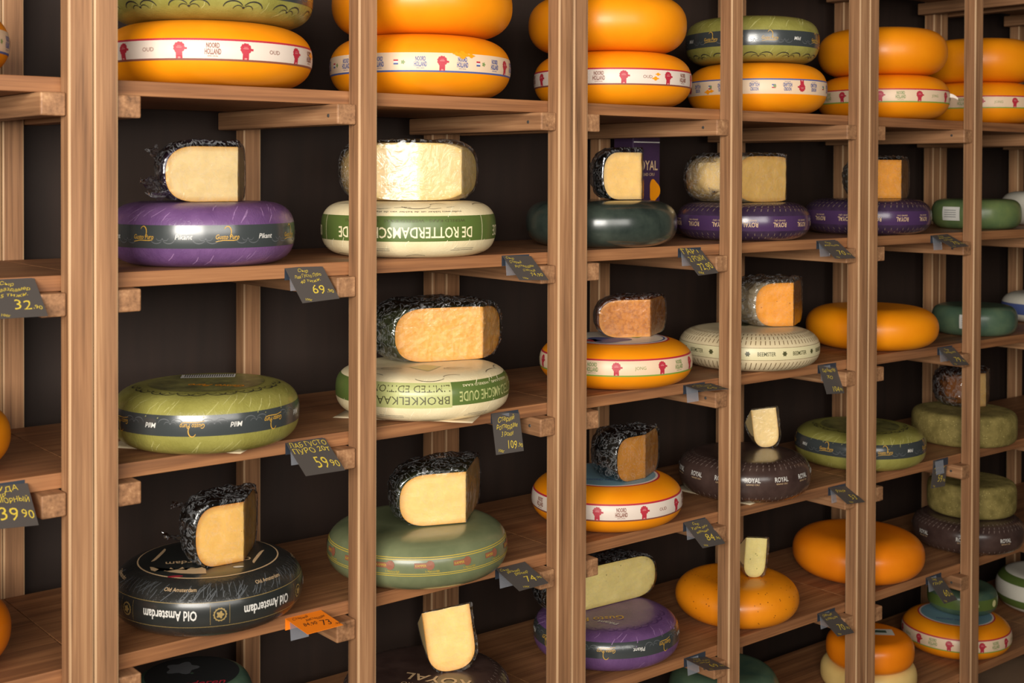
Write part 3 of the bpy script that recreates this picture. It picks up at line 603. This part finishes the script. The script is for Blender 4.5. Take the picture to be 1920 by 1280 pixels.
# cut off at the left
nh('A2S0', 'orange wheel with blue edged band cut off by the upper left edge', 'blue', -30, 13.0, pos=(-.267, .196, .606, .180, .118))
plain_wheel('A2S2', 'sliver of a plain orange wheel at the left edge just above the 39,90 card', pos=(-.265, .20, -.074, .18, .115))
plain_wheel('A2S3', 'sliver of a plain orange wheel at the lower left edge', ORD, pos=(-.265, .20, -.414, .18, .118))

# ------------------------------------------------------------------ cut pieces
def lathe_bm(R, h, n_, rf, seg, rows, zpad=0):
    bm = bmesh.new(); pr = [(0, 0), (R*rf*.5, 0)]
    for i in range(rows+1):
        t = -PI/2+PI*i/rows; pr.append((R*rf+R*(1-rf)*abs(math.cos(t))**(2/n_), h/2+h/2*math.copysign(abs(math.sin(t))**(2/n_), math.sin(t))))
    pr += [(R*rf*.5, h), (0, h)]
    rings = []
    for r, z in pr: rings.append([bm.verts.new((0, 0, z))] if r < 1e-7 else [bm.verts.new((r*math.cos(2*PI*i/seg), r*math.sin(2*PI*i/seg), z)) for i in range(seg)])
    for a, c in zip(rings, rings[1:]):
        for i in range(seg):
            k = (i+1) % seg
            q = (a[0], c[k], c[i]) if len(a) == 1 else ((a[i], a[k], c[0]) if len(c) == 1 else (a[i], a[k], c[k], c[i]))
            bm.faces.new(q)
    bm.normal_update(); return bm
def cut_bm(bm, cuts, off=0.0):
    for (px, py, nx, ny) in cuts:
        geom = bm.verts[:]+bm.edges[:]+bm.faces[:]
        bmesh.ops.bisect_plane(bm, geom=geom, plane_co=(px+nx*off, py+ny*off, 0), plane_no=(nx, ny, 0), clear_outer=True, dist=1e-6)
        ed = [e for e in bm.edges if e.is_boundary]
        r = bmesh.ops.contextual_create(bm, geom=ed)
        for f_ in r['faces']: f_.material_index = 1
def chain_cuts(pts):
    out = []
    for a, c in zip(pts, pts[1:]):
        tx, ty = c[0]-a[0], c[1]-a[1]; l = math.hypot(tx, ty); out.append((a[0], a[1], ty/l, -tx/l))
    return out
def sector_cuts(a1, a2):
    return [(0, 0, -math.sin(a1*D2R), math.cos(a1*D2R)), (0, 0, math.sin(a2*D2R), -math.cos(a2*D2R))]
def piece(name, label, loc, R, h, cuts, rindmat, core, edge, n_=2.5, rf=.60, rough=.0009, film=1.0, rot=None, tails=(), dark_=None, pits=None, filmface=True, seedv=0, rind_bands=()):
    root = tag(empty(name, (loc[0], loc[1], loc[2]+ZO+.0012)), label, 'cheese piece', 'cut cheese pieces wrapped in film')
    if rot is not None: root.rotation_mode = 'QUATERNION'; root.rotation_quaternion = rot.to_quaternion()
    bm = lathe_bm(R, h, n_, rf, 84, 22); cut_bm(bm, cuts)
    ntri = len(bm.faces)
    for i in range(1, 12):       # slice the cut faces so that they can be roughened
        bmesh.ops.bisect_plane(bm, geom=bm.verts[:]+bm.edges[:]+bm.faces[:], plane_co=(0, 0, h*i/12), plane_no=(0, 0, 1), dist=1e-6)
    for i in range(-9, 10):
        for ax in ((1, 0, 0), (0, 1, 0)): bmesh.ops.bisect_plane(bm, geom=bm.verts[:]+bm.edges[:]+[f_ for f_ in bm.faces if f_.material_index == 1], plane_co=(i*R/9.7*ax[0]+.001, i*R/9.7*ax[1]+.001, 0), plane_no=ax, dist=1e-6)
    bm.normal_update()
    for v_ in bm.verts:
        fs = v_.link_faces
        if fs and all(f_.material_index == 1 for f_ in fs):
            p_ = v_.co; k = noise.noise(p_*38+Vector((seedv, 3, 1)))+.5*noise.noise(p_*95)
            nrm = Vector((0, 0, 0))
            for f_ in fs: nrm += f_.normal
            v_.co = p_+nrm.normalized()*(k*rough*1.6)
    for mi, nm, mat in ((0, 'rind', rindmat), (1, 'cut_face', paste('paste', core, edge, R, h, n_, rf, dark=dark_, pits=pits))):
        b2 = bm.copy(); bmesh.ops.delete(b2, geom=[f_ for f_ in b2.faces if f_.material_index != mi], context='FACES')
        for f_ in b2.faces: f_.material_index = 0
        o = bm_obj(nm, b2, mat, root, smooth=(mi == 0))
    bm.free()
    if film:
        bf = lathe_bm(R+.003, h+.004, n_, rf, 110, 34); cut_bm(bf, cuts, .0022)
        for i in range(1, 16): bmesh.ops.bisect_plane(bf, geom=bf.verts[:]+bf.edges[:]+[f_ for f_ in bf.faces if f_.material_index == 1], plane_co=(0, 0, h*i/16), plane_no=(0, 0, 1), dist=1e-6)
        for i in range(-12, 13):
            for ax in ((1, 0, 0), (0, 1, 0)): bmesh.ops.bisect_plane(bf, geom=bf.verts[:]+bf.edges[:]+bf.faces[:], plane_co=(i*R/12.5*ax[0], i*R/12.5*ax[1], 0), plane_no=ax, dist=1e-6)
        if not filmface: bmesh.ops.delete(bf, geom=[f_ for f_ in bf.faces if f_.material_index == 1], context='FACES')
        if rot is None: bmesh.ops.delete(bf, geom=[f_ for f_ in bf.faces if f_.normal.z < -.9], context='FACES')
        bf.normal_update()
        for v_ in bf.verts:
            p_ = v_.co.copy(); cap = any(f_.material_index == 1 for f_ in v_.link_faces)
            k = noise.noise(Vector((p_.x*45, p_.y*45, p_.z*95))+Vector((9, seedv, 2))); k2 = abs(noise.noise(p_*Vector((30, 30, 30)).x+Vector((1, 5, seedv))))
            k += .35*noise.noise(p_*110); amp = .0010 if cap else   .0065*film*(1+1.3*max(0, p_.z/h-.4))
            v_.co = p_+v_.normal*((k*.5+.45)*amp+(0 if cap else .004*k2*film*max(0, p_.z/h-.2)))
            if v_.co.z < .0004: v_.co.z = .0004
        for (an, zz, ln, wd) in tails:     # twisted gathers of film
            ca, sa = math.cos(an*D2R), math.sin(an*D2R); rows_ = []
            for i in range(9):
                t = i/8; row = []
                for j in range(13):
                    s_ = (j/12-.5); rr = R*.985+ln*t; ww = wd*(1-.55*t)+.25*wd*t*t
                    q = Vector((rr*ca-s_*ww*sa, rr*sa+s_*ww*ca, h*zz+ln*.25*t+.5*wd*s_*(1-t)))
                    q += Vector((noise.noise(q*130), noise.noise(q*130+Vector((7, 0, 0))), noise.noise(q*130+Vector((0, 7, 0)))))*(.008*(.3+t)); q.z = max(q.z, .002) if rot is None else q.z
                    row.append(bf.verts.new(q))
                rows_.append(row)
            for a, c in zip(rows_, rows_[1:]):
                for j in range(12): bf.faces.new((a[j], a[j+1], c[j+1], c[j]))
        bm_obj('cling_film', bf, [FILM, FILMF], root, smooth=True)
    return root
def wd(key, label, rindmat, core, edge, spare=.02, **k):
    # spare: how far the rind bulges sideways beyond the first cut face, as the shop sees it
    X, Y, zt, a1, a2, L1, h = WD[key]; R = L1*1.08; P1 = (X+L1*math.cos(a1*D2R), Y+L1*math.sin(a1*D2R)); P2 = (X+L1*math.cos(a2*D2R), Y+L1*math.sin(a2*D2R))
    da = 141*D2R-math.acos(max(-1, min(1, spare/R-1))); cen = (P1[0]+R*math.cos(da), P1[1]+R*math.sin(da))
    return piece('cheese_wedge', label, (cen[0], cen[1], zt), R, h, chain_cuts([(x-cen[0], y-cen[1]) for x, y in (P1, (X, Y), P2)]), rindmat, core, edge, **k)
PALE = (226, 201, 148); EDG = (206, 152, 70)
RPU = rind('purple_wedge_rind', (60, 44, 70), (88, 64, 98), .3, .3); RGN = rind('green_wedge_rind', (58, 64, 44), (84, 90, 60), .3, .3); RBK = rind('black_wedge_rind', (30, 30, 28), (48, 46, 42), .3, .4)
RAM = rind('amber_wedge_rind', (176, 92, 28), (200, 116, 40), .35, .3); RGY = rind('grey_wedge_rind', (150, 136, 112), (184, 168, 138), .45, .2); RBW = rind('brown_wedge_rind', (110, 66, 34), (136, 84, 44), .4, .3); RTN = rind('tan_wedge_rind', (224, 190, 128), (236, 208, 150), .45, .2)
wd('B1S1', 'pale wedge with purple rind in crumpled film, on the purple wheel', RPU, PALE, EDG, tails=((165, .30, .035, .09), (178, .08, .03, .05), (150, .85, .02, .08)), spare=0.036, seedv=1)
wd('B1S3', 'yellow wedge with black rind in film, on the black lettered wheel', RBK, (240, 198, 116), (200, 132, 54), tails=((170, .45, .04, .08), (150, .9, .02, .07)), spare=0.042, seedv=2, pits=((176, 128, 60), 40, .07))
wd('B2S3', 'pale wedge with dark green rind, on the sage green wheel', RGN, (230, 196, 128), (204, 148, 66), spare=0.026, seedv=3)
wd('C1S1', 'pale wedge with black rind, on the glossy blackish green wheel', RBK, (238, 202, 130), (196, 164, 110), spare=0.022, seedv=4)
wd('C1S2', 'amber brown piece of old cheese on the JONG band wheel', RAM, (196, 132, 66), (214, 150, 70), dark_=(150, 88, 40), tails=((95, .9, .012, .05),), spare=0.006, seedv=5, film=.6)
wd('C2S2', 'orange yellow wedge with grey film wrapped rind, on the beige dashed wheel', RGY, (226, 158, 62), (196, 128, 40), pits=((150, 92, 30), 60, .10), tails=((170, .55, .055, .03),), spare=0.044, seedv=6)
wd('C1S3', 'golden wedge with dark striped rind in film, on the wheel with the blue top', RBK, (222, 160, 76), (196, 130, 54), spare=0.05, seedv=7)
wd('D1S1', 'orange wedge on the right violet wheel, partly behind the double posts', RGY, (222, 158, 66), (190, 124, 44), spare=0.02, seedv=8)
wd('D2S3', 'wedge with brown rind on a mossy green wheel, partly behind a post', RBW, (214, 176, 112), (180, 130, 70), spare=0.055, seedv=9)
def half(name, label, pts, cen, zt, R, h, rindmat, core, edge, **k):
    piece(name, label, (cen[0], cen[1], zt), R, h, chain_cuts([(x-cen[0], y-cen[1]) for x, y in pts]), rindmat, core, edge, **k)
half('cheese_half', 'pale ivory cut piece in shiny film, on the DE ROTTERDAMSCHE wheel', [(.637, .18), (.749, .10), (.842, .075), (.932, .13)], (.790, .200), WH['B2S1'][2]+WH['B2S1'][4], .150, .125, RTN, (216, 188, 132), (200, 172, 96), seedv=11, film=.5)
half('cheese_half', 'crumbly golden half wheel with crystals, on the BROKKELKAAS wheel', [(.741, .180), (.939, .124), (1.027, .174)], (.885, .220), WH['B2S2'][2]+WH['B2S2'][4], .150, .118, RGN, (224, 170, 88), (204, 140, 52), rough=.0022, dark_=(236, 196, 124), seedv=12, tails=((172, .55, .04, .10), (165, .2, .03, .07)))
half('cheese_half', 'pale cut piece with glaring film on its left, on the left violet wheel', [(1.765, .106), (1.963, .10), (2.03, .165)], (1.890, .195), WH['C2S1'][2]+WH['C2S1'][4], .150, .123, RTN, (244, 204, 124), (214, 158, 80), seedv=13, film=.7, tails=((196, .2, .03, .04),))
half('cheese_half', 'pale half wheel flecked with herbs and dark green rind, on the lower purple wheel', [(1.22, .232), (1.585, .212)], (1.405, .226), WH['C1S4'][2]+WH['C1S4'][4], .176, .105, RBK, (240, 222, 152), (216, 192, 112), pits=((112, 92, 40), 70, .11), seedv=14, film=.35)
def on_side(name, label, loc, R, h, rz, core, edge, sec, roll=0, **k):
    # the wheel's axis lies level, so the piece stands on its rind with the point up (local x -> down, local z -> along the shelf)
    rot = Matrix.Rotation(rz*D2R, 3, 'Z') @ Matrix.Rotation(-roll*D2R, 3, 'Y') @ Matrix(((0, 0, 1), (0, 1, 0), (-1, 0, 0)))
    n_, rf = 2.5, .60; low = 0
    for i in range(25):
        t = -PI/2+PI*i/24; r = R*rf+R*(1-rf)*abs(math.cos(t))**(2/n_); z = h/2+h/2*math.copysign(abs(math.sin(t))**(2/n_), math.sin(t))
        for a_ in range(int(sec[1]), int(sec[0])+1, 2): low = min(low, (rot @ Vector((r*math.cos(a_*D2R), r*math.sin(a_*D2R), z))).z)
    off = rot @ Vector((0, 0, h/2)); piece(name, label, (loc[0]-off.x, loc[1]-off.y, loc[2]-low), R, h, sector_cuts(*sec), RTN, core, edge, rot=rot, **k)
on_side('cheese_wedge', 'pale wedge standing point up on the dark wheel at the bottom edge', (.842, .130, WH['B2S4'][2]+WH['B2S4'][4]), .135, .108, -24, (230, 196, 126), (208, 150, 72), (58, -6), roll=7, seedv=21, film=.5)
on_side('cheese_wedge', 'small ivory wedge standing on end, on the ribbed dark brown wheel', (1.935, .150, WH['C2S3'][2]+WH['C2S3'][4]), .104, .072, -30, (226, 200, 142), (196, 156, 88), (52, -6), roll=5, seedv=22, film=.5)
on_side('cheese_wedge', 'small pale wedge with green flecks standing on end, on the speckled orange wheel', (1.872, .118, WH['C2S4'][2]+WH['C2S4'][4]), .104, .062, -26, (220, 204, 138), (200, 176, 104), (50, -4), roll=-6, seedv=23, film=.4, pits=((120, 120, 60), 80, .12))

# ------------------------------------------------------------------ price tags
CHK = plain('chalk_card', (78, 72, 68), .6, .3); CHB = plain('card_underside', (46, 52, 62), .5, .4); ORC = plain('orange_card', (255, 134, 22), .6, .3)
YEL = plain('yellow_marker', (214, 186, 66), .6); INK = plain('black_marker', (40, 26, 20), .6)
def quadbox(c, nrm, t):
    v = [tuple(p_) for p_ in c]+[tuple(p_-nrm*t) for p_ in c]
    return v, [(0, 1, 2, 3), (7, 6, 5, 4), (0, 4, 5, 1), (1, 5, 6, 2), (2, 6, 7, 3), (3, 7, 4, 0)]
def price_tag(key, label, lines, card=None, ink=None):
    k = int(key[3]); x, dz, w, l, al, yw, tw = TG[key]
    e = Vector((math.cos(yw), math.sin(yw), tw)).normalized(); o_ = Vector((math.sin(yw), -math.cos(yw), 0))
    d = o_*math.cos(al)+Vector((0, 0, -1))*math.sin(al); d = (d-e*d.dot(e)).normalized(); nrm = d.cross(e).normalized()
    if nrm.dot(CAM-Vector((x, 0, SZ(k)))) < 0: nrm = -nrm
    base = Vector((x, .0395, SZ(k)+dz)); root = tag(empty('price_tag', base), label, 'price tag', 'handwritten price tags clipped to the shelf edges')
    c = [Vector((0, 0, 0)), e*w, e*w+d*l, d*l]
    V, Fc = quadbox(c, nrm, .0006); mesh_obj('card', V, Fc, card or CHK, root)
    fl_ = [Vector((0, .0012, .0)), Vector((w*.96, .0012, 0)), Vector((w*.96, .0012, -.023)), Vector((0, .0012, -.023))]
    V, Fc = quadbox(fl_, Vector((0, -1, 0)), .0006); mesh_obj('fold_flap', V, Fc, CHB if not card else card, root)
    cl = [Vector((w*.12, .0002, -.004)), Vector((w*.62, .0002, -.004)), Vector((w*.62, -.004, -.044)), Vector((w*.12, -.004, -.044))]
    V, Fc = quadbox(cl, Vector((0, -1, 0)), .0012); mesh_obj('clear_clip', V, Fc, CLEAR, root)
    gv = []; gf = []
    for (txt, cx_, cy_, hh, ww, sh) in lines:
        vv, ff = fit_text(txt, ww*w if ww else None, hh*l, -.004, sh); gv = []; gf = list(ff)
        for (a, b_) in vv:
            p_ = e*(cx_*w+a)+d*(cy_*l-b_+.02*l*math.sin(a*220))+nrm*.0005; gv.append(tuple(p_))
        mesh_obj('handwritten_line', gv, gf, ink or YEL, root)
H = .30
def std(a, b_, c_, price, cents='90', small='100г'):
    L_ = [(a, .42, .12, .09, None, H), (b_, .48, .27, .09, .72, H)]
    if c_: L_.append((c_, .48, .42, .085, .55, H))
    return L_+[(price, .58, .68, .25, .33, .15), (','+cents, .86, .76, .10, None, .1), (small, .20, .93, .065, None, H)]
price_tag('A2S1', 'grey card priced 32,90 on the upper shelf edge at the far left', std('Сыр', 'Мааздамер', '5 тижн.', '32'))
price_tag('A2S2', 'grey card priced 39,90 on the middle shelf edge at the far left', [('ГАУДА', .50, .10, .12, .6, 0), ('СЫР', .40, .24, .09, .3, 0), ('МРАМОРНЫЙ', .52, .37, .12, .86, 0), ('39', .52, .68, .30, .34, 0), ('90', .86, .72, .20, .22, 0), ('100г', .2, .93, .07, None, 0)])
price_tag('B1S1', 'grey card priced 69,90 below the upright purple wheel', std('Сыр', 'Лак Густо Пуро', '40 тижн.', '69'))
price_tag('B1S2', 'grey card in block letters priced 59.90 below the stickered olive wheel', [('ЛАБ ГУСТО', .50, .11, .14, .92, 0), ('ПУРО 20т', .50, .30, .15, .9, 0), ('59', .56, .68, .34, .30, 0), ('90', .86, .76, .20, .20, 0)])
price_tag('B1S3', 'bright orange card marked down to 73 below the black lettered wheel', [('Старый', .32, .14, .12, .42, H), ('Амстердам', .62, .33, .12, .55, H), ('84,90', .35, .55, .17, .36, H), ('————', .37, .55, .05, .42, 0), ('73', .72, .66, .30, .26, H), (',90', .92, .86, .10, .14, H)], ORC, INK)
price_tag('B2S1', 'dark card priced 74,90 below the DE ROTTERDAMSCHE wheel', [('Сыр', .2, .10, .09, None, H), ('Старый', .3, .26, .10, .4, H), ('Роттердам', .5, .43, .10, .66, H), ('12 місяців', .56, .60, .09, .42, H), ('74,90', .72, .78, .13, .40, .1), ('100г', .25, .93, .07, None, H)])
price_tag('B2S2', 'black card priced 109,90 hanging steeply below the BROKKELKAAS wheel', [('Старий', .5, .16, .12, .6, H), ('Роттердам', .5, .34, .12, .76, H), ('3 роки', .48, .52, .11, .44, H), ('109', .62, .80, .20, .32, .1), (',90', .90, .84, .10, .16, .1), ('100г', .2, .92, .07, None, H)])
price_tag('B2S3', 'dark card priced 74 below the sage green wheel', [('Сыр', .2, .12, .09, None, H), ('мельмир', .40, .24, .10, .42, H), ('Вермир', .56, .38, .10, .44, H), ('74', .64, .66, .24, .30, .1), (',90', .90, .70, .09, .14, .1), ('100г', .3, .92, .07, None, H)])
price_tag('C1S1', 'grey card in bold block letters priced 72,90 below the blackish green wheel', [('ГАРТ', .45, .14, .20, .8, 0), ('2 РОКИ', .48, .42, .18, .74, 0), ('72,90', .62, .72, .24, .66, 0), ('100г', .22, .92, .09, .24, 0)])
price_tag('C1S2', 'dark card lying almost flat below the JONG band wheel', std('Сыр', 'Гауда', 'молодой', '65'))
price_tag('C1S3', 'dark card priced 84,90 below the wheel with the blue top', std('Сыр', 'Тильзит', 'выдержанный', '84'))
price_tag('C1S4', 'dark card lying almost flat below the lower purple wheel', std('Сыр', 'Густо Пуро', 'пикант', '69'))
price_tag('C2S1', 'dark card below the left violet wheel', std('Сыр', 'Рояль', None, '70'))
price_tag('C2S2', 'black card reading XO hanging below the beige dashed wheel', [('Сыр Бимстер', .5, .18, .12, .72, H), ('XO', .45, .42, .12, .3, 0), ('104', .60, .84, .18, .34, 0), (',90', .86, .86, .10, .16, 0)])
price_tag('C2S3', 'dark card priced 53 below the ribbed dark brown wheel', [('Рояль', .4, .25, .16, .5, H), ('53', .66, .66, .28, .3, .1), ('100г', .3, .92, .09, None, H)])
price_tag('C2S4', 'dark card below the speckled orange wheel', std('Сырочек', 'з горіхом', None, '70'))
price_tag('D1S1', 'small dark card below the right violet wheel', std('Сыр', 'Рояль', 'Гранд', '70'))
price_tag('D1S2', 'small dark card below the lone plain orange wheel', std('Сыр', 'Голландский', None, '79'))
price_tag('D1S3', 'black card hanging straight down below the lone olive wheel', std('Сыр', 'Густо', 'мягкий', '59'))
price_tag('D1S4', 'small dark card below the large deep orange wheel', std('Сыр', 'Гауда', None, '60'))

# ------------------------------------------------------------------ carton and papers
cr = tag(empty('carton_box', (1.700, .408, SZ(1))), 'tall purple carton with ROYAL lettering behind the black rinded wedge', 'carton')
PC = rind('purple_carton_print', (52, 36, 58), (70, 48, 78), .35, .2); cb = box_mesh('box_body', .105, .075, .285, .002, PC); inst('box_body', cb, (0, 0, .1425), cr)
gv, gf = fit_text('ROYAL', .085, .026, .01); mesh_obj('lettering', [(x, -.0384, y+.20) for x, y in gv], gf, TAN, cr)
gv, gf = fit_text('GRAND CRU', .06, .008); mesh_obj('lettering', [(x, -.0384, y+.175) for x, y in gv], gf, TAN, cr)
gv, gf = blob(.02, 3, .15, ry=1.5); mesh_obj('gold_patch', [(x+.03, -.0386, y+.13) for x, y in gv], gf, ORP, cr)
gv, gf = rect(-.05, .262, .05, .265, 2); mesh_obj('silver_line', [(x, -.0384, y) for x, y in gv], gf, SIL, cr)
def paper(label, x, y, k, sx, sy, a):
    bm = bmesh.new(); bmesh.ops.create_grid(bm, x_segments=14, y_segments=14, size=.5)
    for v_ in bm.verts:
        px, py = v_.co.x*sx, v_.co.y*sy; v_.co = (px, py, .0008+.003*max(0, noise.noise(Vector((px*18, py*18, k))))*(abs(v_.co.x)+abs(v_.co.y)))
    o = bm_obj('paper_sheet', bm, plain('wax_paper', (206, 188, 156), .6), None, (x, y, SZ(k)+.0002), True); o.rotation_euler.z = a*D2R
    sm = o.modifiers.new('thickness', 'SOLIDIFY'); sm.thickness = .0004
    tag(o, label, 'paper')
paper('wax paper with a corner showing right of the BROKKELKAAS wheel', .795, .165, 2, .30, .30, 41)
paper('wax paper under the ribbed dark brown wheel with upright lettering', 1.86, .18, 3, .27, .26, 8)
paper('wax paper with a small corner showing under the stickered olive wheel', .285, .175, 2, .27, .27, 40)
tb = [o for o in bpy.data.objects if o.get('label', '').startswith('orange wheel with green edged band and a loose')][0]
va = math.atan2(CAM.y-tb.location.y, CAM.x-tb.location.x)+80*D2R; tv = []
for i in range(7):
    t = i/6
    for z_ in (-.006, .006): r_ = .196+.022*t; tv.append(((r_)*math.cos(va+.04*t), r_*math.sin(va+.04*t), .072-.010*t*t+z_*(1-.5*t)))
mesh_obj('paper_tab', tv, [(2*i, 2*i+2, 2*i+3, 2*i+1) for i in range(6)], WHT, tb)
